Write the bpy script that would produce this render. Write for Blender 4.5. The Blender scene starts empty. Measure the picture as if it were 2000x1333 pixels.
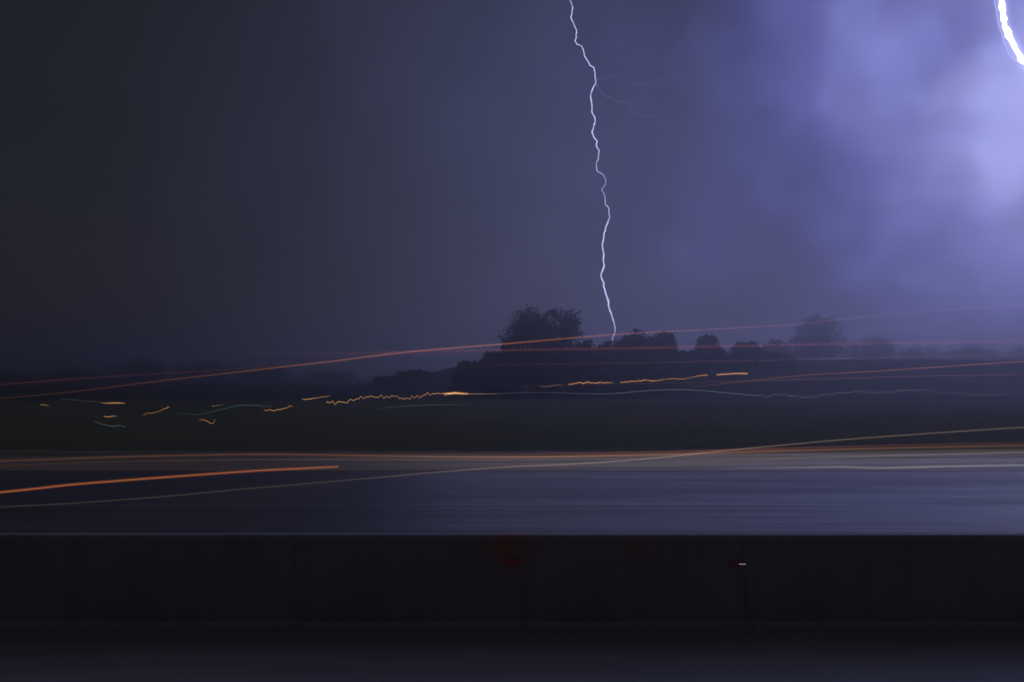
import bpy, bmesh, math, random
from mathutils import Vector, Matrix
import numpy as np

# ------------------------------------------------------------------ camera, sky, flash, exposure
sc = bpy.context.scene
COL = sc.collection
F = 1944.0                       # focal length in photograph pixels (2000 wide)
CAM_H = 2.5
HORIZON = 730.0
PITCH = math.atan((HORIZON - 666.5) / F)

cam_d = bpy.data.cameras.new('camera')
cam_d.sensor_width = 36.0
cam_d.lens = 36.0 * F / 2000.0
cam_d.clip_start = 0.1
cam_d.clip_end = 9000.0
cam = bpy.data.objects.new('camera', cam_d)
COL.objects.link(cam)
cam.location = (0, 0, CAM_H)
cam.rotation_euler = (math.radians(90) + PITCH, 0, 0)
sc.camera = cam


def ray(px, py):
    """direction of a photograph pixel, scaled so that its y (forward) component is 1"""
    x, z = (px - 1000.0) / F, (666.5 - py) / F
    c, s = math.cos(PITCH), math.sin(PITCH)
    v = Vector((x, c - z * s, s + z * c))
    return v / v.y


def at(px, py, d):
    return Vector((0, 0, CAM_H)) + ray(px, py) * d


FLASH = ray(2030, 150).normalized()          # towards the near discharge at the right
STROKE = ray(1185, 330).normalized()         # towards the thin far stroke
FLASH_EL = math.asin(FLASH.z)
FLASH_AZ = math.atan2(FLASH.x, FLASH.y)

world = bpy.data.worlds.new('World')
sc.world = world
world.use_nodes = True
nt = world.node_tree
nt.nodes.clear()


class Nodes:
    def __init__(s, tree):
        s.t = tree

    def n(s, kind, **kw):
        o = s.t.nodes.new(kind)
        for k, v in kw.items():
            setattr(o, k, v)
        return o

    def put(s, sock, v):
        if isinstance(v, bpy.types.NodeSocket):
            s.t.links.new(v, sock)
        elif v is not None:
            sock.default_value = v

    def math(s, op, a, b=None, c=None, clamp=False):
        o = s.n('ShaderNodeMath', operation=op, use_clamp=clamp)
        for i, v in enumerate((a, b, c)):
            if v is not None:
                s.put(o.inputs[i], v)
        return o.outputs[0]

    def dot(s, a, v):
        o = s.n('ShaderNodeVectorMath', operation='DOT_PRODUCT')
        s.put(o.inputs[0], a)
        o.inputs[1].default_value = tuple(v)
        return o.outputs['Value']

    def vscale(s, a, v):
        o = s.n('ShaderNodeVectorMath', operation='MULTIPLY')
        s.put(o.inputs[0], a)
        s.put(o.inputs[1], v)
        return o.outputs[0]

    def vadd(s, a, b):
        o = s.n('ShaderNodeVectorMath', operation='ADD')
        s.put(o.inputs[0], a)
        s.put(o.inputs[1], b)
        return o.outputs[0]

    def noise(s, vec, scale, detail=4.0, rough=0.55, dist=0.0):
        o = s.n('ShaderNodeTexNoise')
        s.put(o.inputs['Vector'], vec)
        o.inputs['Scale'].default_value = scale
        o.inputs['Detail'].default_value = detail
        o.inputs['Roughness'].default_value = rough
        o.inputs['Distortion'].default_value = dist
        return o.outputs['Fac']

    def ramp(s, fac, stops, interp='LINEAR'):
        o = s.n('ShaderNodeValToRGB')
        cr = o.color_ramp
        cr.interpolation = interp
        while len(cr.elements) < len(stops):
            cr.elements.new(0.5)
        for e, (p, c) in zip(cr.elements, stops):
            e.position = p
            e.color = c if len(c) == 4 else (*c, 1)
        s.put(o.inputs[0], fac)
        return o.outputs['Color']

    def mapr(s, v, a, b, c, d, smooth=False):
        o = s.n('ShaderNodeMapRange', interpolation_type='SMOOTHSTEP' if smooth else 'LINEAR')
        for i, q in enumerate((v, a, b, c, d)):
            s.put(o.inputs[i], q)
        return o.outputs[0]

    def mix(s, f, a, b, blend='MIX'):
        o = s.n('ShaderNodeMix', data_type='RGBA', blend_type=blend)
        s.put(o.inputs[0], f)
        s.put(o.inputs[6], a)
        s.put(o.inputs[7], b)
        return o.outputs[2]


W = Nodes(nt)
tc = W.n('ShaderNodeTexCoord')
dirv = tc.outputs['Generated']
# storm cloud, lit from inside by the discharge: brightness falls off with the angle from it
n_big = W.noise(W.vscale(dirv, (1.0, 1.0, 1.25)), 5.5, 2.0, 0.45, 0.2)
n_mid = W.noise(W.vscale(dirv, (1.0, 1.0, 1.2)), 13.0, 2.0, 0.45, 0.2)
clouds = W.math('ADD', W.math('MULTIPLY', n_big, 0.72), W.math('MULTIPLY', n_mid, 0.28))
ang = W.math('MULTIPLY', W.math('ARCCOSINE', W.math('MINIMUM', W.dot(dirv, FLASH), 0.99999)), 180 / math.pi)
ang = W.math('ADD', ang, W.math('MULTIPLY', W.math('SUBTRACT', clouds, 0.5), -20.0))
lit = W.ramp(W.math('DIVIDE', ang, 90.0), [
    (0.0, (0.44, 0.46, 0.92)),
    (0.035, (0.36, 0.38, 0.82)),
    (0.075, (0.195, 0.21, 0.56)),
    (0.12, (0.105, 0.115, 0.37)),
    (0.165, (0.055, 0.061, 0.20)),
    (0.21, (0.030, 0.033, 0.088)),
    (0.30, (0.0275, 0.030, 0.063)),
    (0.42, (0.0180, 0.0195, 0.034)),
    (0.54, (0.0115, 0.0123, 0.0165)),
    (1.0, (0.0115, 0.0123, 0.0155)),
])
# faint lit rain round the far stroke
sd = W.math('MULTIPLY', W.math('ARCCOSINE', W.math('MINIMUM', W.dot(dirv, STROKE), 0.99999)), 180 / math.pi)
halo = W.math('POWER', 2.718, W.math('MULTIPLY', W.math('POWER', W.math('DIVIDE', sd, 11.0), 2.0), -1.0))
hc = W.n('ShaderNodeCombineColor')
for i, k in enumerate((0.013, 0.014, 0.034)):
    W.put(hc.inputs[i], W.math('MULTIPLY', halo, k))
mott = W.mapr(W.noise(W.vscale(dirv, (1.0, 1.0, 0.8)), 19.0, 1.0, 0.4, 0.1), 0.36, 0.64, 0.86, 1.14, True)
mc = W.n('ShaderNodeCombineColor')
mott = W.math('ADD', 1.0, W.math('MULTIPLY', W.math('SUBTRACT', mott, 1.0), W.mapr(ang, 12.0, 34.0, 0.9, 0.22)))
for i in range(3):
    W.put(mc.inputs[i], mott)
lit = W.mix(1.0, lit, mc.outputs[0], 'MULTIPLY')
tot = W.mix(1.0, lit, hc.outputs[0], 'ADD')
sky = W.n('ShaderNodeTexSky', sky_type='NISHITA', sun_disc=False)
sky.sun_elevation = math.radians(-4.0)       # night: only a trace of blue is left of the daylight sky
sky.sun_rotation = FLASH_AZ
bg1 = W.n('ShaderNodeBackground')
W.put(bg1.inputs[0], tot)
bg1.inputs[1].default_value = 1.0
bg2 = W.n('ShaderNodeBackground')
W.put(bg2.inputs[0], sky.outputs[0])
bg2.inputs[1].default_value = 0.05
add = W.n('ShaderNodeAddShader')
nt.links.new(bg1.outputs[0], add.inputs[0])
nt.links.new(bg2.outputs[0], add.inputs[1])
wo = W.n('ShaderNodeOutputWorld')
nt.links.new(add.outputs[0], wo.inputs[0])
world.cycles.sampling_method = 'MANUAL'
world.cycles.sample_map_resolution = 512
for nd in list(nt.nodes):                    # drop unconnected helpers
    if nd.bl_idname != 'ShaderNodeOutputWorld' and not any(o.is_linked for o in nd.outputs):
        nt.nodes.remove(nd)

sun_d = bpy.data.lights.new('lightning_flash', 'SUN')
sun_d.energy = 0.36
sun_d.angle = math.radians(65)          # the whole lit cloud shines, not a point
sun_d.color = (0.46, 0.49, 1.0)
sun = bpy.data.objects.new('lightning_flash', sun_d)
COL.objects.link(sun)
sun.rotation_euler = (-FLASH).to_track_quat('-Z', 'Y').to_euler()
sun.location = (200, 380, 140)

vs = sc.view_settings
vs.view_transform = 'Standard'
vs.look = 'None'
vs.exposure = 0.0
vs.gamma = 1.0
vs.use_curve_mapping = False
sc.cycles.volume_bounces = 0
sc.cycles.max_bounces = 6
sc.cycles.transparent_max_bounces = 24
sc.cycles.use_denoising = True

R = random.Random(7)


# ------------------------------------------------------------------ helpers
def tag(o, label=None, cat=None, group=None, kind=None):
    if label: o['label'] = label
    if cat: o['category'] = cat
    if group: o['group'] = group
    if kind: o['kind'] = kind
    return o


def link(name, me, mat=None, parent=None):
    o = bpy.data.objects.new(name, me)
    COL.objects.link(o)
    if mat and not me.materials: me.materials.append(mat)
    if parent: o.parent = parent
    return o


def empty(name, loc=(0, 0, 0), rz=0.0):
    o = bpy.data.objects.new(name, None)
    o.empty_display_size = 0.3
    COL.objects.link(o)
    o.location = loc
    o.rotation_euler.z = rz
    return o


def mesh(name, V, Fc, smooth=False):
    me = bpy.data.meshes.new(name)
    me.from_pydata([tuple(v) for v in V], [], Fc)
    if smooth:
        me.polygons.foreach_set('use_smooth', [True] * len(me.polygons))
    me.update()
    return me


def box_mesh(name, x0, x1, y0, y1, z0, z1, bevel=0.0, seg=2):
    bm = bmesh.new()
    bmesh.ops.create_cube(bm, size=1.0)
    for v in bm.verts:
        v.co = Vector((x0 + (v.co.x + .5) * (x1 - x0), y0 + (v.co.y + .5) * (y1 - y0), z0 + (v.co.z + .5) * (z1 - z0)))
    if bevel:
        bmesh.ops.bevel(bm, geom=list(bm.edges), offset=bevel, segments=seg, affect='EDGES', profile=0.5)
    me = bpy.data.meshes.new(name)
    bm.to_mesh(me)
    bm.free()
    return me


def tube(V, Fc, pts, rads, sides=6, cap=True):
    """sweep a ring along pts (world Vectors); appends to V / Fc"""
    b = len(V)
    n = len(pts)
    up0 = None
    for i, p in enumerate(pts):
        t = (pts[min(i + 1, n - 1)] - pts[max(i - 1, 0)]).normalized()
        ref = Vector((0, 1, 0)) if abs(t.y) < 0.9 else Vector((0, 0, 1))
        a = t.cross(ref).normalized()
        c = a.cross(t).normalized()
        r = rads[i] if hasattr(rads, '__len__') else rads
        for k in range(sides):
            th = 2 * math.pi * k / sides
            V.append(p + (a * math.cos(th) + c * math.sin(th)) * r)
    for i in range(n - 1):
        for k in range(sides):
            k2 = (k + 1) % sides
            Fc.append((b + i * sides + k, b + i * sides + k2, b + (i + 1) * sides + k2, b + (i + 1) * sides + k))
    if cap:
        Fc.append(tuple(b + k for k in range(sides))[::-1])
        Fc.append(tuple(b + (n - 1) * sides + k for k in range(sides)))


def smooth01(a, b, x):
    t = min(1.0, max(0.0, (x - a) / (b - a)))
    return t * t * (3 - 2 * t)


def mat_base(name):
    m = bpy.data.materials.new(name)
    m.use_nodes = True
    t = m.node_tree
    t.nodes.clear()
    N = Nodes(t)
    out = N.n('ShaderNodeOutputMaterial')
    return m, N, out


def principled(N, out, color, rough=0.8, spec=0.5, normal=None, metal=0.0, ior=None, coat=None):
    p = N.n('ShaderNodeBsdfPrincipled')
    N.put(p.inputs['Base Color'], color)
    N.put(p.inputs['Roughness'], rough)
    N.put(p.inputs['Specular IOR Level'], spec)
    N.put(p.inputs['Metallic'], metal)
    if ior: p.inputs['IOR'].default_value = ior
    if normal is not None: N.put(p.inputs['Normal'], normal)
    N.t.links.new(p.outputs[0], out.inputs['Surface'])
    return p


def bump(N, h, strength, dist):
    b = N.n('ShaderNodeBump')
    b.inputs['Strength'].default_value = strength
    b.inputs['Distance'].default_value = dist
    N.put(b.inputs['Height'], h)
    return b.outputs[0]


# ------------------------------------------------------------------ materials
def m_field():
    m, N, out = mat_base('rough_grass')
    co = N.n('ShaderNodeTexCoord').outputs['Object']
    big = N.noise(N.vscale(co, (0.25, 1.0, 1.0)), 0.05, 5, 0.6, 0.4)
    mid = N.noise(N.vscale(co, (0.3, 1.0, 1.0)), 0.5, 5, 0.6)
    fine = N.noise(co, 9.0, 4, 0.7)
    f = N.math('ADD', N.math('MULTIPLY', big, 0.5), N.math('ADD', N.math('MULTIPLY', mid, 0.3), N.math('MULTIPLY', fine, 0.2)))
    meadow = N.ramp(f, [(0.3, (0.15, 0.165, 0.055)), (0.5, (0.225, 0.235, 0.080)), (0.7, (0.32, 0.30, 0.12))])   # pale mown grass
    scrub = N.ramp(f, [(0.3, (0.028, 0.040, 0.016)), (0.7, (0.075, 0.085, 0.036))])                            # rough scrub on the hill
    sep = N.n('ShaderNodeSeparateXYZ')
    N.put(sep.inputs[0], co)
    far = N.mapr(N.math('ADD', sep.outputs[1], N.math('MULTIPLY', N.math('SUBTRACT', mid, 0.5), 60.0)), 165.0, 195.0, 0.0, 1.0)
    c = N.mix(far, meadow, scrub)
    principled(N, out, c, 0.9, 0.25, bump(N, N.math('ADD', fine, N.math('MULTIPLY', mid, 3.0)), 0.7, 0.08))
    return m


def m_road():
    m, N, out = mat_base('wet_asphalt')
    co = N.n('ShaderNodeTexCoord').outputs['Object']
    lane = N.noise(N.vscale(co, (0.012, 1.0, 1.0)), 1.3, 5, 0.6)        # wear running along the carriageway
    track = N.noise(N.vscale(co, (0.03, 1.0, 1.0)), 4.5, 4, 0.6)
    wet = N.noise(N.vscale(co, (0.10, 1.0, 1.0)), 0.6, 4, 0.55, 0.3)
    grit = N.noise(co, 55.0, 3, 0.7)
    f = N.math('ADD', N.math('MULTIPLY', lane, 0.6), N.math('ADD', N.math('MULTIPLY', track, 0.25), N.math('MULTIPLY', grit, 0.15)))
    c = N.ramp(f, [(0.35, (0.10, 0.094, 0.092)), (0.65, (0.20, 0.19, 0.187))])
    rg = N.mapr(N.math('ADD', N.math('MULTIPLY', wet, 0.5), N.math('MULTIPLY', track, 0.5)), 0.35, 0.65, 0.36, 0.55)
    principled(N, out, c, rg, 0.62, bump(N, grit, 0.05, 0.004), ior=1.45)
    return m


def m_shoulder():
    m, N, out = mat_base('damp_concrete')
    co = N.n('ShaderNodeTexCoord').outputs['Object']
    lane = N.noise(N.vscale(co, (0.06, 1.0, 1.0)), 3.0, 5, 0.6)
    blot = N.noise(N.vscale(co, (0.35, 1.0, 1.0)), 1.2, 5, 0.6, 0.5)
    grit = N.noise(co, 140.0, 3, 0.75)
    f = N.math('ADD', N.math('MULTIPLY', lane, 0.45), N.math('ADD', N.math('MULTIPLY', blot, 0.35), N.math('MULTIPLY', grit, 0.2)))
    c = N.ramp(f, [(0.35, (0.36, 0.335, 0.33)), (0.65, (0.58, 0.545, 0.53))])
    rg = N.mapr(blot, 0.35, 0.65, 0.42, 0.75)
    principled(N, out, c, rg, 0.5, bump(N, grit, 0.25, 0.004))
    return m


def m_verge():
    m, N, out = mat_base('pale_gravel')
    co = N.n('ShaderNodeTexCoord').outputs['Object']
    lane = N.noise(N.vscale(co, (0.02, 1.0, 1.0)), 2.2, 5, 0.6)
    blot = N.noise(N.vscale(co, (0.2, 1.0, 1.0)), 0.8, 4, 0.6)
    grit = N.noise(co, 30.0, 4, 0.75)
    f = N.math('ADD', N.math('MULTIPLY', lane, 0.45), N.math('ADD', N.math('MULTIPLY', blot, 0.25), N.math('MULTIPLY', grit, 0.3)))
    c = N.ramp(f, [(0.35, (0.42, 0.32, 0.18)), (0.65, (0.70, 0.54, 0.31))])
    sep = N.n('ShaderNodeSeparateXYZ')
    N.put(sep.inputs[0], co)
    edge = N.mapr(N.math('ADD', sep.outputs[1], N.math('MULTIPLY', N.math('SUBTRACT', blot, 0.5), 9.0)), 28.5, 33.5, 0.0, 1.0, True)
    c = N.mix(edge, c, (0.19, 0.20, 0.075, 1))      # grass creeping in from the field
    principled(N, out, c, N.mapr(edge, 0.0, 1.0, 0.5, 0.9), N.mapr(edge, 0.0, 1.0, 0.5, 0.2), bump(N, grit, 0.3, 0.02))
    return m


def m_concrete(name, lo, hi, red_glow=False):
    m, N, out = mat_base(name)
    co = N.n('ShaderNodeTexCoord').outputs['Object']
    a = N.noise(N.vscale(co, (0.5, 1.0, 1.0)), 1.8, 6, 0.6, 0.4)
    run = N.noise(N.vscale(co, (6.0, 6.0, 0.35)), 1.5, 4, 0.6)          # rain runs down the face
    g = N.noise(co, 60.0, 3, 0.7)
    f = N.math('ADD', N.math('MULTIPLY', a, 0.5), N.math('ADD', N.math('MULTIPLY', run, 0.3), N.math('MULTIPLY', g, 0.2)))
    c = N.ramp(f, [(0.33, lo), (0.67, hi)])
    if red_glow:
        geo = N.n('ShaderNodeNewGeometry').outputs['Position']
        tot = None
        for (px, py, r, s) in red_glow:
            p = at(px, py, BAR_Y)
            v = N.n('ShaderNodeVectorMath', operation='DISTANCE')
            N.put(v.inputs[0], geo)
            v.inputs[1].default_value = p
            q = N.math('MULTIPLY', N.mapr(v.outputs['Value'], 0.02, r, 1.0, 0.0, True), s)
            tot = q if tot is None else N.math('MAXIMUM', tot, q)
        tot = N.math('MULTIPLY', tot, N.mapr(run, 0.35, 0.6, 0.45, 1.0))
        c = N.mix(tot, c, (0.78, 0.30, 0.15, 1))  # pools of red light painted into the base colour
    principled(N, out, c, 0.62, 0.45, bump(N, N.math('ADD', N.math('MULTIPLY', g, 0.3), a), 0.35, 0.01))
    return m


def m_leaf(name, lo, hi, thin=0.25):
    m, N, out = mat_base(name)
    geo = N.n('ShaderNodeNewGeometry')
    co = N.n('ShaderNodeTexCoord').outputs['Object']
    nz = N.noise(co, 0.9, 3, 0.6)
    f = N.math('ADD', N.math('MULTIPLY', nz, 0.55), N.math('MULTIPLY', geo.outputs['Random Per Island'], 0.45))
    c = N.ramp(f, [(0.25, lo), (0.75, hi)])
    p = N.n('ShaderNodeBsdfPrincipled')
    N.put(p.inputs['Base Color'], c)
    p.inputs['Roughness'].default_value = 0.6
    p.inputs['Specular IOR Level'].default_value = 0.3
    tr = N.n('ShaderNodeBsdfTranslucent')
    N.put(tr.inputs[0], c)
    mx = N.n('ShaderNodeMixShader')
    mx.inputs[0].default_value = thin
    N.t.links.new(p.outputs[0], mx.inputs[1])
    N.t.links.new(tr.outputs[0], mx.inputs[2])
    N.t.links.new(mx.outputs[0], out.inputs['Surface'])
    return m


def m_bark():
    m, N, out = mat_base('bark')
    co = N.n('ShaderNodeTexCoord').outputs['Object']
    n = N.noise(N.vscale(co, (4, 4, 0.6)), 2.0, 5, 0.65)
    principled(N, out, N.ramp(n, [(0.3, (0.03, 0.024, 0.018)), (0.7, (0.09, 0.07, 0.05))]), 0.9, 0.2, bump(N, n, 0.6, 0.05))
    return m


def m_streak():
    """thin light: adds to whatever is behind it"""
    m, N, out = mat_base('streak_light')
    a = N.n('ShaderNodeAttribute', attribute_name='glow')
    e = N.n('ShaderNodeEmission')
    N.put(e.inputs[0], a.outputs['Color'])
    e.inputs[1].default_value = 1.0
    t = N.n('ShaderNodeBsdfTransparent')
    s = N.n('ShaderNodeAddShader')
    N.t.links.new(e.outputs[0], s.inputs[0])
    N.t.links.new(t.outputs[0], s.inputs[1])
    N.t.links.new(s.outputs[0], out.inputs['Surface'])
    m.cycles.emission_sampling = 'NONE'
    return m


def m_emit(name, col, strength):
    m, N, out = mat_base(name)
    e = N.n('ShaderNodeEmission')
    e.inputs[0].default_value = (*col, 1)
    e.inputs[1].default_value = strength
    N.t.links.new(e.outputs[0], out.inputs['Surface'])
    m.cycles.emission_sampling = 'NONE'
    return m


def m_glow_volume(name, col, strength):
    m, N, out = mat_base(name)
    e = N.n('ShaderNodeEmission')
    e.inputs[0].default_value = (*col, 1)
    e.inputs[1].default_value = strength
    N.t.links.new(e.outputs[0], out.inputs['Volume'])
    return m


def m_plain(name, col, rough=0.6, spec=0.4, metal=0.0):
    m, N, out = mat_base(name)
    co = N.n('ShaderNodeTexCoord').outputs['Object']
    n = N.noise(co, 25.0, 4, 0.6)
    c = N.ramp(n, [(0.3, tuple(k * 0.75 for k in col)), (0.7, tuple(min(1, k * 1.2) for k in col))])
    principled(N, out, c, rough, spec, metal=metal)
    return m


BAR_Y = 10.0                                  # near face of the roadside barrier
M_FIELD, M_ROAD, M_SHOULDER, M_VERGE = m_field(), m_road(), m_shoulder(), m_verge()
M_PANEL = m_concrete('stained_red_lit_concrete', (0.42, 0.39, 0.385), (0.62, 0.58, 0.57),
                     red_glow=[(1000, 1068, 0.42, 0.95), (1250, 1066, 0.40, 0.50), (990, 1098, 0.18, 0.6)])  # where reddish light on the barrier is put into its colour
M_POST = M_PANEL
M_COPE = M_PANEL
M_KERB = m_concrete('kerb_concrete', (0.50, 0.48, 0.47), (0.70, 0.67, 0.65))
M_LEAF = m_leaf('tree_leaves', (0.030, 0.045, 0.018), (0.075, 0.105, 0.040))
M_BARK = m_bark()
M_STREAK = m_streak()
M_PAINT = m_plain('worn_road_paint', (0.34, 0.34, 0.35), 0.4, 0.5)
M_STONE = m_plain('pale_stone', (0.5, 0.5, 0.52), 0.35, 0.6)
M_STEEL = m_plain('dull_steel', (0.35, 0.35, 0.37), 0.35, 0.5, 0.9)


# ------------------------------------------------------------------ ground
def hill(a):
    """ridge height for a bearing a = x / y"""
    return -1.4 + 7.4 * smooth01(-0.15, -0.02, a) + 1.0 * smooth01(0.1, 0.4, a)


def gz(x, y):
    if y < 36: return -0.02
    z = -0.02 - 5.0 * smooth01(-160, 230, y) + 5.0 * smooth01(-160, 230, 36)
    a = x / max(y, 1.0)
    s = smooth01(215, 330, y)
    z = z * (1 - s) + (hill(a) - 1.2 * smooth01(360, 700, y)) * s
    w = smooth01(40, 90, y)
    z += w * (0.10 * math.sin(x * 0.21 + y * 0.13) + 0.08 * math.sin(x * 0.47 - y * 0.29 + 1.3) + 0.25 * math.sin(x * 0.043 + 0.7) * math.sin(y * 0.05))
    return z


ys = [-400, -100, -20, 5, 20, 34, 36, 38] + [38 + 2.5 * i for i in range(1, 30)] + [112 + 5 * i for i in range(1, 56)] + [400, 440, 500, 600, 750, 950, 1200, 1400]
xs_n = 110
V, Fc = [], []
for y in ys:
    half = 1400.0
    for i in range(xs_n + 1):
        u = i / xs_n * 2 - 1
        x = half * (0.16 * u + 0.84 * u ** 5)
        V.append((x, y, gz(x, y)))
for j in range(len(ys) - 1):
    for i in range(xs_n):
        a = j * (xs_n + 1) + i
        Fc.append((a, a + 1, a + xs_n + 2, a + xs_n + 1))
tag(link('ground', mesh('ground', V, Fc, True), M_FIELD), kind='structure')

ROAD0, ROAD1, VERGE1 = 12.5, 25.6, 36.0


def sheet(name, x0, x1, y0, y1, z, mat):
    return tag(link(name, mesh(name, [(x0, y0, z), (x1, y0, z), (x1, y1, z), (x0, y1, z)], [(0, 1, 2, 3)]), mat), kind='structure')


sheet('shoulder', -300, 300, -60, ROAD0, 0.0, M_SHOULDER)
sheet('road', -500, 500, ROAD0, ROAD1, 0.0, M_ROAD)
sheet('road_marking', -500, 500, 18.86, 18.98, 0.004, M_PAINT)
sheet('road_marking', -500, 500, 24.95, 25.10, 0.004, M_PAINT)
vg = tag(link('verge', box_mesh('verge', -500, 500, ROAD1, VERGE1, -0.3, 0.006), M_VERGE), kind='structure')


# ------------------------------------------------------------------ roadside barrier: panels between posts, coping on top
STEP = 2.24
POST_X = (1025 - 1000) / F * BAR_Y
TOP = at(1000, 1046, BAR_Y).z
bar = empty('concrete_barrier', (0, BAR_Y, 0))
tag(bar, 'long low dark concrete barrier across the foreground, in front of the road', 'barrier')
inv = Matrix.Translation((0, -BAR_Y, 0))
me_panel = box_mesh('panel', 0.0535, STEP - 0.0535, 0.002, 0.15, 0.0, TOP - 0.0805, 0.0015, 1)
me_post = box_mesh('post', -0.053, 0.053, 0.0, 0.19, 0.0, TOP - 0.0805, 0.0015, 1)
prof = [(-0.002, TOP - .08), (-0.002, TOP - .035), (0.004, TOP - .018), (0.016, TOP - .006), (0.034, TOP), (0.166, TOP), (0.184, TOP - .006), (0.196, TOP - .018), (0.20, TOP - .035), (0.20, TOP - .08)]
me_cope = mesh('coping', [(x_, y_, z_) for x_ in (0.0006, STEP - 0.0006) for y_, z_ in prof],
               [tuple(range(10))[::-1], tuple(range(10, 20))] + [(k, (k + 1) % 10, 10 + (k + 1) % 10, 10 + k) for k in range(10)])
me_foot = box_mesh('footing', 0.0, STEP, -0.16, -0.004, -0.02, 0.05, 0.015)
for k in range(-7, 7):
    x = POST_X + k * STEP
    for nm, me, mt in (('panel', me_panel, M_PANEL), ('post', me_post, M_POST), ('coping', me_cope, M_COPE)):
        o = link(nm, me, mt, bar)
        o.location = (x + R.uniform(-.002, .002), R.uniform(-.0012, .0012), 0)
    o = link('footing', me_foot, M_KERB, bar)
    o.location = (x, R.uniform(-.004, .004), R.uniform(-.006, .004))


# red reflector markers on two of the posts; their glow is added emission
def marker(px, py, length, label, bright, lens_col, glint):
    p = at(px, py, BAR_Y - 0.03)
    root = empty('reflector_marker', p)
    tag(root, label, 'reflector marker', 'red reflector markers on the barrier')
    link('housing', box_mesh('housing', -length + 0.01, -0.01, 0.0, 0.06, -0.016, 0.014, 0.004), m_plain('grey_plastic', (0.3, 0.28, 0.28), 0.5), root)
    mt, N, out = mat_base('red_lens')
    pr = principled(N, out, (0.12, 0.01, 0.015, 1), 0.5, 0.3)
    pr.inputs['Emission Color'].default_value = (*lens_col, 1)
    pr.inputs['Emission Strength'].default_value = bright
    link('lens', box_mesh('lens', -length, 0.0, -0.018, 0.002, -0.020, 0.018, 0.007), mt, root)
    if glint:
        link('pale_glint', box_mesh('pale_glint', -0.062, 0.004, -0.026, -0.016, -0.013, -0.003, 0.003), m_emit('pale_glint', (0.62, 0.62, 1.0), glint), root)  # pale highlight, added as a small glowing strip
    return root


marker(1021, 1098, 0.20, 'long dim red reflector marker on the barrier near the centre', 1.0, (0.010, 0.0022, 0.003), 0)
marker(1455, 1100, 0.16, 'red reflector marker with pale bright tip, right of centre on the barrier', 1.0, (0.009, 0.002, 0.004), 0.28)


def bolt_head(px, py):
    p = at(px, py, BAR_Y - 0.012)
    bm = bmesh.new()
    bmesh.ops.create_cone(bm, cap_ends=True, segments=6, radius1=0.016, radius2=0.013, depth=0.02, matrix=Matrix.Rotation(math.pi / 2, 4, 'X'))
    me = bpy.data.meshes.new('bolt_head')
    bm.to_mesh(me)
    bm.free()
    o = link('bolt_head', me, M_STEEL, bar)
    o.location = p - Vector((0, BAR_Y, 0))


for q in ((1023, 1131), (1024, 1158), (1023, 1183), (1460, 1131), (1460, 1158), (1460, 1183)):
    bolt_head(*q)


def stone(px, d, size, seed, label):
    q = random.Random(seed)
    bm = bmesh.new()
    bmesh.ops.create_icosphere(bm, subdivisions=2, radius=size)
    for v in bm.verts:
        v.co = Vector((v.co.x * 1.5, v.co.y, v.co.z * 0.6)) * (1 + q.uniform(-.18, .18))
    me = bpy.data.meshes.new('stone')
    bm.to_mesh(me)
    bm.free()
    o = link('stone', me, M_STONE)
    o.location = ((px - 1000) / F * d, d, size * 0.4)
    tag(o, label, 'stone')


def ground_d(py): return CAM_H * F / (py - HORIZON)


stone(1030, ground_d(1246), 0.022, 3, 'small stone on the ground below the central reflector marker')
stone(1448, ground_d(1250), 0.030, 5, 'small stone on the ground below the right reflector marker')


# ------------------------------------------------------------------ trees and bushes
def leaf_cloud(q, clumps, n, size):
    """n leaf sprays spread through the clumps (centre, radii); returns V, F"""
    V, Fc = [], []
    wts = [c[1].x * c[1].z for c in clumps]
    tot = sum(wts)
    for (c, r), w in zip(clumps, wts):
        for _ in range(int(n * w / tot)):
            d = Vector((q.gauss(0, 1), q.gauss(0, 1), q.gauss(0, 1))).normalized()
            rr = q.random() ** 0.45 * q.uniform(0.85, 1.15)
            p = c + Vector((d.x * r.x, d.y * r.y, d.z * r.z)) * rr
            s = size * q.uniform(0.45, 1.5)
            u = (Vector((q.gauss(0, 1), q.gauss(0, 1), q.gauss(0, 1) + 0.7)) + d * 0.9).normalized()
            v = u.cross(Vector((q.gauss(0, 1), q.gauss(0, 1), q.gauss(0, 1)))).normalized()
            b = len(V)
            V += [p - u * s, p + v * s * 0.45, p + u * s * q.uniform(.8, 1.2), p - v * s * 0.45]
            Fc.append((b, b + 1, b + 2, b + 3))
    return V, Fc


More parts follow.
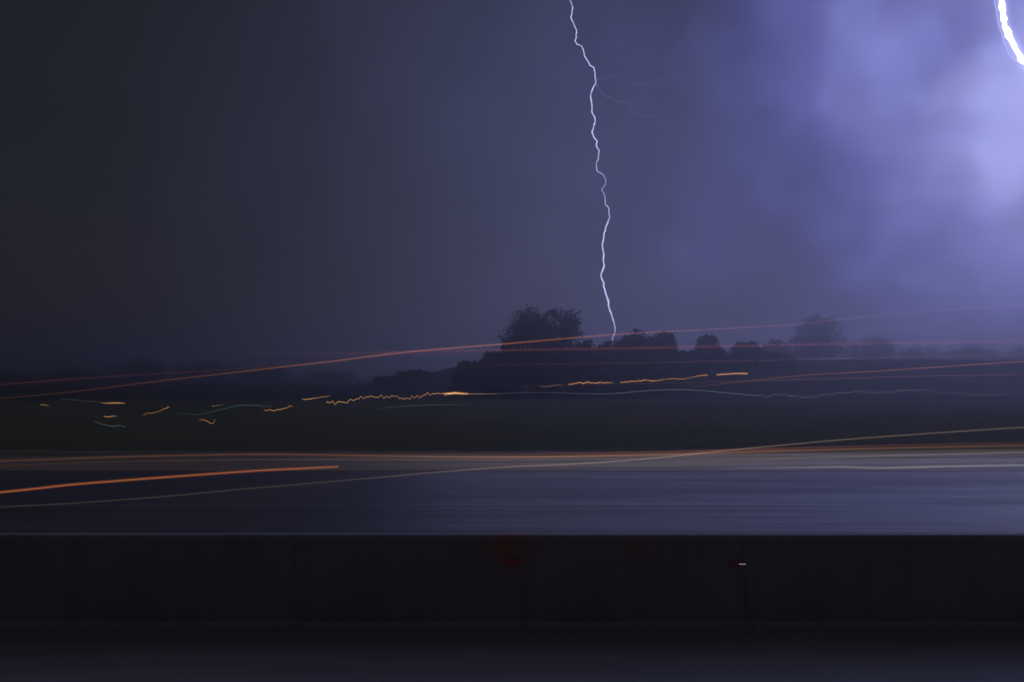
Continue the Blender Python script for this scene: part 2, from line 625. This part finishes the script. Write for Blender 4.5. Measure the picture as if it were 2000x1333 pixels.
def tree(cx, top, half_w, d, seed, label, n=5200, leaf=0.36, crown_frac=0.90, lean=0.0, group='trees along the ridge', wide=0.30, power=1.8):
    q = random.Random(seed)
    base = at(cx, top, d)
    x, y = base.x, d
    z0 = gz(x, y)
    h = base.z - z0
    w = half_w / F * d
    root = empty('tree', (x, y, z0))
    tag(root, label, 'tree', group)
    ch = h * crown_frac
    cz = h - ch * 0.5
    clumps = []
    for i in range(46):
        t = q.random()                                   # 0 at the skirt of the crown, 1 at its top
        ww = w * (0.86 + 0.14 * math.sin(t * 3.0)) * math.sqrt(max(0.0, 1 - max(0.0, (t - wide) / (1.07 - wide)) ** power))
        a, rr = q.uniform(0, 2 * math.pi), math.sqrt(q.random()) * 0.92
        r = w * q.uniform(0.17, 0.33)
        c = Vector((math.cos(a) * ww * rr, math.sin(a) * ww * rr * 0.8, h - ch + t * (ch - r * .6)))
        clumps.append((c, Vector((r, r, r * q.uniform(.75, 1.1)))))
    for i in range(12):                                  # skirt down to the scrub
        a, r = q.uniform(0, 2 * math.pi), w * q.uniform(.2, .34)
        clumps.append((Vector((math.cos(a) * w * q.uniform(.2, .8), math.sin(a) * w * .7, h - ch * q.uniform(.6, 1.02))), Vector((r, r, r))))
    for i in range(3):                                   # dense heart
        clumps.append((Vector((q.uniform(-.15, .15) * w, 0, h - ch * (0.35 + 0.2 * i))), Vector((w * .62, w * .5, ch * .26))))
    for i in range(16):                                  # ragged shoots round the outline
        t = q.uniform(-1, 1)
        c = Vector((t * w * 0.86, q.uniform(-.3, .3) * w, h - ch * (0.06 + (0.50 if wide > .4 else 0.62) * abs(t) ** (2.4 if wide > .4 else 1.9)) - q.uniform(0, .05) * ch))
        clumps.append((c, Vector((w * 0.07, w * 0.07, w * q.uniform(.09, .2)))))
    V, Fc = leaf_cloud(q, clumps, n, leaf)
    link('crown', mesh('crown', V, Fc), M_LEAF, root)
    V, Fc = [], []
    tr = max(0.12, h * 0.028)
    pts = [Vector((q.uniform(-.05, .05) * w, 0, t * (h - ch * 0.45))) for t in (0, .12, .4, .7, 1.0)]
    pts[0] = Vector((0, 0, -0.4))
    tube(V, Fc, pts, [tr * 1.5, tr * 1.05, tr * .9, tr * .7, tr * .4], 8)
    for c, r in clumps[:14]:
        s = pts[2].lerp(pts[4], q.random())
        mid = s.lerp(c, 0.5) + Vector((0, 0, -0.06 * h))
        tube(V, Fc, [s, mid, c], [tr * .38, tr * .24, tr * .07], 5)
    link('trunk', mesh('trunk', V, Fc, True), M_BARK, root)
    return root


TREES = [
    # centre px, top px, half width px, distance, label
    (1074, 600, 94, 235, 'largest round dark tree on the ridge, left of the thin lightning bolt', dict(n=26000, leaf=.30, crown_frac=.93, wide=.5, power=2.6)),
    (1195, 668, 44, 262, 'low dark tree right behind the foot of the thin lightning bolt', {}),
    (1238, 644, 52, 258, 'dark tree just right of the foot of the thin lightning bolt', {}),
    (1296, 648, 40, 264, 'dark tree second to the right of the thin lightning bolt', {}),
    (1382, 652, 34, 280, 'small rounded dark tree standing alone above the right amber light streak', {}),
    (1455, 668, 40, 290, 'low dark tree just right of the small rounded tree', {}),
    (1338, 688, 42, 286, 'low dark scrubby tree just left of the small rounded tree', {}),
    (1420, 690, 44, 300, 'lowest dark scrubby tree between the small rounded tree and its right neighbour', {}),
    (1500, 692, 50, 300, 'low wide dark tree in front of the narrow dim one', {}),
    (1516, 664, 36, 430, 'narrow dim tree at the left foot of the tall hazy tree', {}),
    (1598, 616, 66, 470, 'tall hazy blurred tree in the blue glow on the right', dict(n=9000, leaf=.5, crown_frac=.90)),
    (1702, 662, 62, 500, 'dim hazy tree just right of the tall hazy tree', {}),
    (1800, 680, 66, 520, 'faint wide tree in the violet haze left of the right edge', {}),
    (1905, 678, 70, 520, 'faint tree in the violet haze below the bright bolt', {}),
    (2010, 678, 66, 520, 'faint tree cut by the right edge of the photograph', {}),
    (1000, 660, 40, 238, 'dark tree leaning against the left side of the largest tree', {}),
    (1140, 664, 40, 240, 'dark tree tucked under the right side of the largest tree', {}),
    (968, 682, 46, 240, 'low dark tree at the left shoulder of the largest tree', {}),
    (915, 706, 34, 250, 'small bushy tree at the left end of the ridge wood', {}),
    (812, 728, 42, 300, 'low dark tree between the amber streak and the red line, left of the ridge', {}),
    (760, 738, 30, 310, 'lowest small dark tree at the left foot of the ridge', {}),
    (640, 728, 60, 560, 'dim distant tree above the short amber streaks', dict(group='distant trees on the left')),
    (520, 714, 62, 560, 'dim distant tree left of the crossing of red and orange lines', dict(group='distant trees on the left')),
    (400, 704, 70, 560, 'dim distant tree above the green light streak', dict(group='distant trees on the left')),
    (275, 702, 76, 560, 'wide dim distant tree above the two short amber streaks on the left', dict(group='distant trees on the left')),
    (140, 722, 70, 560, 'dim distant tree below the red line near the left edge', dict(group='distant trees on the left')),
    (15, 735, 70, 560, 'dim distant tree cut by the left edge of the photograph', dict(group='distant trees on the left')),
]
for i, (cx, tp, hw, d, lab, kw) in enumerate(TREES):
    tree(cx, tp, hw, d, 140 + i, lab, **{**dict(n=9000), **kw})


# ------------------------------------------------------------------ streaks of light over the land
def lerp_pts(pts, step=6.0, jag=0.0, q=None, curve=True):
    """resample a pixel polyline (x, y) with optional Catmull-Rom smoothing and zigzag"""
    out = []
    n = len(pts)
    for i in range(n - 1):
        p0, p1, p2, p3 = pts[max(i - 1, 0)], pts[i], pts[i + 1], pts[min(i + 2, n - 1)]
        k = max(1, int(math.hypot(p2[0] - p1[0], p2[1] - p1[1]) / step))
        for j in range(k):
            t = j / k
            if curve:
                o = [0.5 * ((2 * p1[c]) + (-p0[c] + p2[c]) * t + (2 * p0[c] - 5 * p1[c] + 4 * p2[c] - p3[c]) * t * t + (-p0[c] + 3 * p1[c] - 3 * p2[c] + p3[c]) * t ** 3) for c in (0, 1)]
            else:
                o = [p1[c] + (p2[c] - p1[c]) * t for c in (0, 1)]
            out.append(o)
    out.append(list(pts[-1]))
    if jag:
        for k, o in enumerate(out):
            o[1] += q.uniform(-jag, jag) + (jag * 0.6 if k % 2 else -jag * 0.6)
            o[0] += q.uniform(-jag, jag) * 0.5
    return out


def streak(label, pts, d, width, col, prof=None, jag=0.0, step=None, halo=0.25, haze_col=None, group=None, seed=1, flick=0.0):
    """pts in photograph pixels, d = distance (or (d at left, d at right)), width in pixels, col = added linear light"""
    q = random.Random(seed)
    P = lerp_pts(pts, step or (5.0 if jag else 22.0), jag, q)
    x0, x1 = P[0][0], P[-1][0]
    d0, d1 = d if isinstance(d, tuple) else (d, d)
    wp, dd = [], []
    for (x, y) in P:
        t = (x - x0) / max(1e-6, x1 - x0)
        dep = 1.0 / ((1 - t) / d0 + t / d1)
        wp.append(at(x, y, dep))
        dd.append(dep)
    thin = 0.52 if group == G_TOWN else 0.58
    V, Fc, G = [], [], []
    prof = prof or [(0, 0.6), (0.15, 1), (0.85, 1), (1, 0.6)]
    xs = [a for a, _ in prof]
    fl = [1 - flick * q.random() for _ in P]
    for (k, wk, gk) in ((0, 0.5, 1.0), (1, 1.35, halo)):
        if gk <= 0: continue
        b = len(V)
        rad = [width * wk * thin / F * dep for dep in dd]
        tube(V, Fc, wp, rad, 6)
        for i, (x, y) in enumerate(P):
            t = (x - x0) / max(1e-6, x1 - x0)
            g = float(np.interp(t, xs, [c for _, c in prof])) * gk * 0.5 * fl[i]
            G += [(col[0] * g, col[1] * g, col[2] * g, 1.0)] * 6
    me = mesh('light_streak', V, Fc, True)
    at_ = me.attributes.new('glow', 'FLOAT_COLOR', 'POINT')
    at_.data.foreach_set('color', np.array(G, dtype=np.float32).ravel())
    o = link('light_streak', me, M_STREAK)
    tag(o, label, 'light streak', group)
    return o


G_LONG, G_TOWN, G_ROAD = 'long red and orange streaks over the hill', 'short wavy streaks of lamp light in the valley', 'streaks of light along the far verge'
OR, RD, AM, WH, GR = (0.18, 0.055, 0.013), (0.046, 0.009, 0.008), (0.50, 0.235, 0.070), (0.075, 0.085, 0.085), (0.014, 0.042, 0.031)

streak('long orange light streak climbing from edge to edge past the thin bolt\'s foot',
       [(-150, 796), (0, 779), (130, 767), (300, 746), (500, 723), (650, 706), (750, 693), (850, 683), (1000, 671), (1100, 662), (1200, 654), (1300, 648), (1400, 643), (1550, 634), (1650, 623), (1800, 609), (2000, 595), (2150, 585)],
       (120, 60), 3.4, OR, [(0, .10), (.1, .14), (.22, .26), (.34, .65), (.45, 1.0), (.56, .75), (.68, .32), (.80, .20), (1, .28)], group=G_LONG)
streak('broad dim red light streak running level across the ridge wood',
       [(430, 693), (560, 690), (700, 690), (850, 686), (1000, 684), (1200, 681), (1500, 675), (1700, 671), (2000, 667), (2150, 665)],
       (90, 70), 5.0, RD, [(0, .05), (.12, .3), (.26, .8), (.5, 1), (.65, 1), (.85, .75), (1, .5)], group=G_LONG, halo=.35)
streak('dim red light streak at the left edge just above the orange one',
       [(-150, 768), (0, 752), (140, 741), (280, 732), (450, 722), (640, 706), (780, 694)], (110, 80), 3.6, RD, [(0, .5), (.2, .65), (.5, .4), (1, .08)], group=G_LONG)
streak('second faint red light streak, just under the broad level one on the left',
       [(560, 699), (700, 696), (850, 692), (1000, 688)], 92, 3.0, RD, [(0, .02), (.4, .4), (.8, .4), (1, .1)], group=G_LONG)
streak('faintest red-brown light streak below the broad red one',
       [(700, 719), (900, 715), (1100, 711), (1300, 708), (1500, 704), (1750, 698), (2000, 694), (2150, 691)], (85, 60), 2.6, (0.040, 0.014, 0.010), [(0, .1), (.2, .4), (.5, .9), (1, .9)], group=G_LONG)
streak('orange light streak branching upward to the right edge, above the white wavy one',
       [(1315, 761), (1380, 754), (1450, 746), (1575, 733), (1700, 726), (1850, 716), (2000, 706), (2150, 697)], (80, 50), 3.0, (0.085, 0.030, 0.012), [(0, .05), (.2, .6), (.6, 1), (1, .9)], group=G_LONG)
streak('thin dim red light streak, lowest of the level ones on the right',
       [(960, 755), (1150, 752), (1320, 748), (1450, 745), (1550, 742), (1750, 736), (2000, 732), (2150, 731)], (85, 55), 2.6, (0.040, 0.014, 0.010), [(0, .1), (.3, .6), (.5, 1), (1, .9)], group=G_LONG)

DT = 78.0
streak('faint white wavy light streak stretching from the amber one to the right edge',
       [(905, 770), (960, 769.5), (1000, 768), (1070, 767), (1150, 769.5), (1200, 769), (1250, 764.5), (1310, 761.5), (1370, 763), (1430, 769), (1480, 773)], DT, 2.0, WH,
       [(0, .9), (.1, .35), (.3, .35), (.6, .8), (.8, .8), (1, .8)], group=G_TOWN, halo=.2)
streak('faint white zigzag light streak continuing to the right edge below the red ones',
       [(1480, 773), (1500, 774), (1522, 771), (1545, 772), (1570, 775.5), (1600, 774), (1622, 770), (1660, 767), (1692, 765), (1720, 768), (1750, 765), (1800, 763), (1830, 765), (1880, 768), (1920, 771), (1960, 768), (2000, 765), (2060, 767)],
       DT, 2.0, WH, [(0, .9), (.5, .9), (.6, .6), (1, .4)], jag=2.6, group=G_TOWN, halo=.2, seed=4, flick=.5)
streak('rightmost short straight amber light streak below the red lines',
       [(1400, 732.5), (1420, 731), (1440, 729.8), (1460, 730.2)], DT, 3.2, AM, [(0, .7), (1, 1)], group=G_TOWN)
streak('gently climbing amber light streak left of the rightmost short one',
       [(1211, 747), (1240, 745), (1262, 743), (1280, 744), (1310, 740.5), (1330, 741), (1350, 738), (1365, 734.5), (1382, 733)], DT, 2.9, AM, [(0, .8), (.3, 1), (.5, .6), (.8, .45), (1, .9)], group=G_TOWN, jag=.7, seed=17, flick=.45, halo=.15)
streak('amber light streak with three small humps, below the largest tree',
       [(1110, 751.5), (1122, 750), (1132, 747.5), (1139, 749), (1148, 746.5), (1160, 749), (1172, 747.5), (1184, 748.5), (1197, 748)], DT, 3.0, AM, [(0, .8), (.3, 1), (.8, .9), (1, .35)], group=G_TOWN, jag=.6, seed=18, flick=.4, halo=.15)
streak('faint short amber dash left of the humped amber light streak',
       [(1056, 756), (1075, 755), (1080, 753.5), (1098, 751.5)], DT, 2.0, AM, [(0, .2), (.5, .25), (1, .15)], group=G_TOWN)
streak('longest bright amber zigzag light streak left of the ridge',
       [(638, 787), (650, 788), (660, 786), (672, 786.5), (685, 783), (700, 779), (715, 777), (730, 776), (760, 775.5), (775, 777), (785, 779), (800, 778), (820, 774), (840, 770), (855, 769), (880, 770)],
       DT, 2.5, AM, [(0, 1), (.3, .8), (.6, .65), (1, .9)], jag=2.6, step=5, group=G_TOWN, seed=9, flick=.35, halo=.12)
streak('thick bright amber core at the right end of the longest zigzag light streak',
       [(866, 769.5), (880, 769), (888, 768), (900, 769), (914, 769.5)], DT - 1, 4.0, (1.0, 0.5, 0.18), [(0, .2), (.3, 1), (.6, .9), (1, .3)], group=G_TOWN)
streak('thin faint amber tail right of the thick amber core',
       [(912, 769.6), (940, 770), (972, 769.8)], DT - 1, 1.8, AM, [(0, .4), (1, .12)], group=G_TOWN)
streak('short amber light streak dash above the long zigzag, to its left',
       [(590, 780.5), (600, 780.5), (612, 779), (618, 777.5)], DT, 2.4, AM, [(0, .4), (.5, .8), (1, .3)], jag=.5, group=G_TOWN, seed=3)
streak('tiny rising amber light streak above the left end of the long zigzag',
       [(616, 777), (628, 775.5), (636, 776), (645, 772.5)], DT, 2.0, AM, [(0, .3), (.6, .55), (1, .2)], jag=1.3, group=G_TOWN, seed=5)
streak('amber light streak rising to the right beside the green one',
       [(515, 801), (526, 802.5), (535, 802.5), (548, 800), (560, 796.5), (571, 793)], DT, 2.4, AM, [(0, .5), (.4, .8), (1, .5)], jag=1.3, group=G_TOWN, seed=6, halo=.12)
streak('curved green light streak among the amber ones on the left',
       [(342, 806), (360, 809), (385, 810), (405, 807), (425, 802), (445, 797), (465, 792.5), (490, 792), (510, 793.5), (532, 795.5)], DT, 2.4, GR, [(0, .3), (.3, .6), (.6, 1), (.85, 1), (1, .4)], group=G_TOWN, jag=.3)
streak('dim olive light streak dash just above the curved green one',
       [(414, 793.5), (424, 793), (436, 790.5)], DT, 1.8, (0.22, 0.15, 0.05), [(0, .6), (1, .3)], group=G_TOWN)
streak('amber light streak broken and rising, left of the green one',
       [(278, 812), (288, 809), (296, 805.5), (305, 806), (314, 802), (330, 797)], DT, 2.3, AM, [(0, .25), (.4, .5), (.6, .25), (1, .8)], jag=1.3, group=G_TOWN, seed=8, halo=.12)
streak('short level amber light streak, upper of the two near the left edge',
       [(198, 787.5), (212, 788), (226, 787.5), (244, 788.5)], DT, 2.6, AM, [(0, .2), (.4, .9), (.8, .8), (1, .3)], jag=.4, group=G_TOWN, seed=11)
streak('tiny amber light streak, lower of the two near the left edge',
       [(203, 814), (212, 814.5), (220, 813.5), (228, 814)], 64, 2.3, AM, [(0, .4), (.5, .8), (1, .15)], jag=.4, group=G_TOWN, seed=12)
streak('hook shaped amber light streak below the green one',
       [(388, 820), (397, 820.5), (405, 823), (412, 828), (417, 826.5), (420, 819)], 58, 2.2, AM, [(0, .2), (.4, .6), (.7, .6), (1, .25)], group=G_TOWN, halo=.12)
streak('faint grey drooping light streak, lowest on the left',
       [(185, 823), (200, 829), (222, 833), (236, 831.5), (246, 836), (254, 840), (258, 834)], 52, 2.0, (0.05, 0.06, 0.065), [(0, .6), (.5, 1), (1, .4)], group=G_TOWN, jag=.4)
streak('tiny orange light streak glint nearest the left edge',
       [(78, 791), (86, 791.5), (95, 792.5)], DT, 2.4, AM, [(0, .2), (.6, .45), (1, .2)], group=G_TOWN)
streak('faint grey arched light streak under the longest amber zigzag',
       [(736, 800), (760, 796), (800, 793), (850, 791), (905, 791)], DT, 2.2, (0.022, 0.026, 0.024), group=G_TOWN)
streak('faint violet dotted light streak left of the upper short amber one',
       [(120, 778), (140, 781), (160, 783), (185, 785), (200, 787)], DT, 2.0, (0.022, 0.020, 0.030), jag=1.0, group=G_TOWN, seed=15)

streak('bright orange light streak over the road, rising from the left edge and ending abruptly',
       [(-150, 984), (-60, 970), (0, 962), (60, 956), (130, 948), (200, 942), (330, 932), (500, 920), (600, 915), (660, 912)], (16, 24), 4.2, (0.27, 0.075, 0.018), [(0, .7), (.2, .85), (.6, .8), (.95, .7), (1, .55)], group=G_ROAD, halo=.3)
streak('long thin light streak over the road, dull orange turning tan as it climbs',
       [(-150, 999), (0, 991), (130, 984), (300, 972), (450, 958), (600, 945), (750, 932), (850, 923), (1000, 912), (1150, 905), (1300, 893), (1400, 882), (1550, 868), (1650, 859), (1800, 848), (2000, 835), (2150, 826)],
       (15, 24), 3.2, (0.10, 0.072, 0.045), [(0, .2), (.15, .25), (.35, .25), (.5, .75), (.62, 1), (.75, .7), (1, .6)], group=G_ROAD, halo=.25)
streak('orange light streak lying along the pale verge from edge to edge',
       [(-150, 905), (0, 901), (225, 893), (400, 889), (550, 888), (700, 890), (850, 892), (1000, 893), (1150, 891), (1325, 887), (1600, 879), (1800, 874), (2000, 870), (2150, 867)],
       (27, 27), 4.2, (0.13, 0.048, 0.015), [(0, .22), (.2, .35), (.4, .5), (.55, .95), (.68, .75), (.85, .45), (1, .35)], group=G_ROAD, halo=.35)
streak('dull red light streak just above the orange one along the verge',
       [(640, 884), (850, 887), (1000, 888), (1150, 886), (1325, 882), (1600, 874), (1800, 869), (2000, 865)], 27.2, 3.6, (0.07, 0.020, 0.014), [(0, .05), (.3, .5), (.6, .9), (1, .3)], group=G_ROAD)
streak('pale tan light streak along the kerb at the right edge of the road',
       [(1400, 916), (1550, 914), (1650, 912.5), (1710, 914.5), (1850, 911.5), (2000, 909), (2150, 907)], 25.3, 3.4, (0.10, 0.092, 0.070), [(0, .05), (.3, .7), (.5, 1), (1, .7)], group=G_ROAD, halo=.5)
streak('faint tan light streak in the middle of the verge on the right',
       [(1250, 903), (1400, 899), (1600, 894), (1800, 889), (2000, 884), (2150, 881)], 26.0, 4.0, (0.05, 0.042, 0.034), [(0, .05), (.3, .6), (1, .9)], group=G_ROAD, halo=.5)

streak('broad soft tan light streak filling the upper verge behind the orange one',
       [(500, 898), (800, 896), (1100, 895), (1400, 891), (1700, 887), (2000, 881), (2150, 879)], 27.5, 15.0, (0.030, 0.022, 0.014), [(0, .0), (.3, .7), (.5, 1), (.8, .9), (1, .7)], group=G_ROAD, halo=.5)
streak('broad soft greyish tan light streak between verge and road',
       [(650, 910), (900, 909), (1200, 908), (1500, 905), (1800, 901), (2150, 897)], 25.9, 14.0, (0.024, 0.020, 0.013), [(0, .0), (.3, .7), (.5, 1), (1, .9)], group=G_ROAD, halo=.5)
streak('thin dull orange light streak close under the orange verge streak on the left',
       [(-100, 914), (200, 903), (500, 898), (750, 898), (1000, 899), (1200, 897)], 26.5, 3.0, (0.030, 0.012, 0.005), [(0, .3), (.4, .8), (.8, 1), (1, .2)], group=G_ROAD, halo=.4)


# ------------------------------------------------------------------ lightning
def zig(pts, q, amp, step=7):
    out = []
    for i in range(len(pts) - 1):
        a, b = pts[i], pts[i + 1]
        out.append(a)
        L = math.hypot(b[0] - a[0], b[1] - a[1])
        k = int(L / step)
        for j in range(1, k):
            t = j / k
            out.append((a[0] + (b[0] - a[0]) * t + q.uniform(-amp, amp), a[1] + (b[1] - a[1]) * t + q.uniform(-amp, amp) * .4))
    out.append(pts[-1])
    return out


def channel(pts, d, w, mat, name, parent, q, sides=8, amp=0.7, taper=None, wander=9.0, vary=0.0, step=7):
    P = zig(pts, q, amp, step)
    V, Fc = [], []
    dep, wp = d, []
    for (x, y) in P:
        dep += q.uniform(-wander, wander)
        dep = d + (dep - d) * 0.93
        wp.append(at(x, y, dep))
    n = len(P)
    rads = [w * 0.5 / F * d * (1 + q.uniform(-vary, vary)) * (np.interp(i / (n - 1), [a for a, _ in taper], [b for _, b in taper]) if taper else 1) for i in range(n)]
    o0 = parent.location
    tube(V, Fc, [p - o0 for p in wp], rads, sides)
    return link(name, mesh(name, V, Fc, True), mat, parent)


M_CORE1, N, out = mat_base('bolt_core')
a_ = N.n('ShaderNodeAttribute', attribute_name='glow')
e_ = N.n('ShaderNodeEmission')
N.put(e_.inputs[0], a_.outputs['Color'])
N.t.links.new(e_.outputs[0], out.inputs['Surface'])
M_CORE1.cycles.emission_sampling = 'NONE'
M_CORE2 = m_emit('near_bolt_core', (0.98, 0.97, 1.0), 3.0)
M_BR = bpy.data.materials.new('faint_channel')
B1 = [(1095, -330), (1108, -260), (1099, -200), (1112, -130), (1104, -70), (1110, -25), (1113, 0), (1118.6, 16), (1114.9, 34.7), (1121.8, 50.7), (1126, 59), (1125.7, 74), (1123, 80), (1127, 87), (1135.4, 89.6), (1139.6, 98), (1141.6, 110), (1150, 122.5), (1152, 128),
      (1159.6, 131.7), (1160.6, 136), (1162, 150), (1163.4, 156), (1163, 164.6), (1157, 175.7), (1153.5, 190.6), (1156.4, 208), (1156, 219), (1161.4, 229), (1162.6, 238), (1156, 258.7), (1160, 268.6), (1166.3, 276), (1164.4, 284), (1170.5, 294.6),
      (1168.8, 312), (1165, 317), (1166, 335), (1176, 339.5), (1183.3, 352.4), (1182.7, 359.6), (1175.2, 371), (1181.5, 384.5), (1182, 398.7), (1189.3, 407), (1189, 416), (1191, 425), (1185, 440), (1180, 455), (1179, 467), (1176.7, 476), (1179, 494),
      (1178.2, 509), (1180.3, 519.6), (1173.7, 537.6), (1179, 552.6), (1179, 560), (1183.6, 575), (1188.7, 590), (1189.6, 602), (1194.7, 617), (1200, 633.7), (1201.6, 642.7), (1199.2, 654.7), (1195.6, 662), (1197, 680), (1198, 700)]
DB = 1600.0
q = random.Random(21)
bolt = empty('lightning_bolt', at(1198, 720, DB))
tag(bolt, 'thin jagged pale violet lightning bolt striking down behind the trees near the centre', 'lightning bolt', 'lightning bolts')
o = channel(B1, DB, 2.3, M_CORE1, 'core', bolt, random.Random(21), amp=1.0, vary=.2, step=5, taper=[(0, .8), (.2, .8), (.35, 1), (.62, 1.1), (.68, .8), (.75, 1.1), (.9, 1.35), (1, .8)])
nv = len(o.data.vertices)
fk = random.Random(5)
lv = [float(np.interp(k / (nv // 8), [0, .22, .30, .36, .45, .60, .66, .70, .75, .9, .96, 1], [.30, .34, .6, .75, .9, 1.0, .42, .45, 1.1, 1.7, 1.2, .4])) * fk.uniform(.75, 1.2) for k in range(nv // 8)]
G = []
for v in lv:
    G += [(0.66 * v, 0.64 * v, 1.05 * v, 1.0)] * 8
G += [G[-1]] * (nv - len(G))
o.data.attributes.new('glow', 'FLOAT_COLOR', 'POINT').data.foreach_set('color', np.array(G, dtype=np.float32).ravel())
channel(B1, DB, 13, m_glow_volume('stroke_glow', (0.40, 0.40, 0.95), 0.0085), 'glow', bolt, random.Random(21), amp=.45)
M_BRANCH = m_streak()
M_BRANCH.name = 'branch_light'


def branch(pts, w, g, parent, d, seed):
    o = channel(pts, d, w, M_BRANCH, 'branch', parent, random.Random(seed), 6, 1.0, [(0, 1), (1, .6)])
    me = o.data
    a = me.attributes.new('glow', 'FLOAT_COLOR', 'POINT')
    a.data.foreach_set('color', np.array([(g * .8, g * .8, g * 1.3, 1)] * len(me.vertices), dtype=np.float32).ravel())


branch([(1163, 164), (1167.6, 156), (1172.5, 147), (1183.7, 155), (1193.6, 148), (1208.4, 149.8), (1215.8, 159.7), (1232, 166), (1270, 164), (1287.6, 158), (1300, 155), (1315, 154.7), (1322, 148), (1332, 146), (1338, 151)], 2.2, .016, bolt, DB, 31)
branch([(1163, 164), (1168.8, 171), (1181, 189), (1193.6, 190.6), (1201, 198), (1223, 201), (1234.4, 206.7), (1238, 219), (1243, 224.8), (1258, 226.5), (1271.5, 224.8), (1287.6, 236.4), (1310, 248.8), (1312.4, 261), (1326.7, 269.8)], 2.4, .019, bolt, DB, 32)
branch([(1173.7, 537.6), (1172.5, 550), (1171.6, 569), (1164, 580)], 1.8, .016, bolt, DB, 33)
branch([(1188, 588), (1179, 588), (1170, 594), (1161, 602)], 1.8, .016, bolt, DB, 34)
branch([(1183.6, 572), (1196, 576), (1209, 581), (1224, 578.8)], 1.8, .016, bolt, DB, 35)

B2 = [(1902, -330), (1916, -260), (1925, -190), (1938, -130), (1944, -70), (1950, -25), (1955.5, 0), (1957, 14), (1959, 30), (1962, 44), (1966, 58), (1974, 76), (1979, 86), (1985, 98), (1991, 107), (2000, 119), (2016, 131), (2022, 160), (2040, 190), (2046, 240), (2038, 280), (2055, 330), (2062, 400), (2052, 450), (2068, 520), (2074, 600), (2070, 660), (2074, 700)]
D2 = 1520.0
b2 = empty('lightning_bolt', at(2074, 715, D2))
tag(b2, 'thick blinding white lightning bolt cut off by the top right corner', 'lightning bolt', 'lightning bolts')
channel(B2, D2, 10.5, M_CORE2, 'core', b2, random.Random(22), 10, amp=2.4, vary=.32, step=6)
B2S = lerp_pts(B2[::3] + [B2[-1]], 14.0)
for wd, st in ((16, 0.006), (22, 0.0045), (30, 0.0028), (42, 0.0014), (60, 0.0007), (90, 0.0004)):
    channel([tuple(p) for p in B2S], D2, wd, m_glow_volume('near_stroke_glow', (0.50, 0.50, 1.0), st), 'glow', b2, random.Random(23), 14, amp=0.0, wander=0.0)
branch([(1940, -20), (1943, 5), (1946, 22), (1948, 37), (1951, 52), (1958, 70), (1961, 84), (1967, 95), (1971, 108), (1981, 116), (1992, 124)], 2.0, .16, b2, D2 - 20, 41)

# ------------------------------------------------------------------ rain haze over the land
hm, N, out = mat_base('rain_haze')
pv = N.n('ShaderNodeVolumePrincipled')
pv.inputs['Color'].default_value = (0.88, 0.88, 0.92, 1)
pv.inputs['Density'].default_value = 0.0022
pv.inputs['Anisotropy'].default_value = 0.82
N.t.links.new(pv.outputs[0], out.inputs['Volume'])
hz = link('haze', box_mesh('haze', -1450, 1450, -450, 1450, -8.5, 31.0), hm)
tag(hz, kind='stuff')
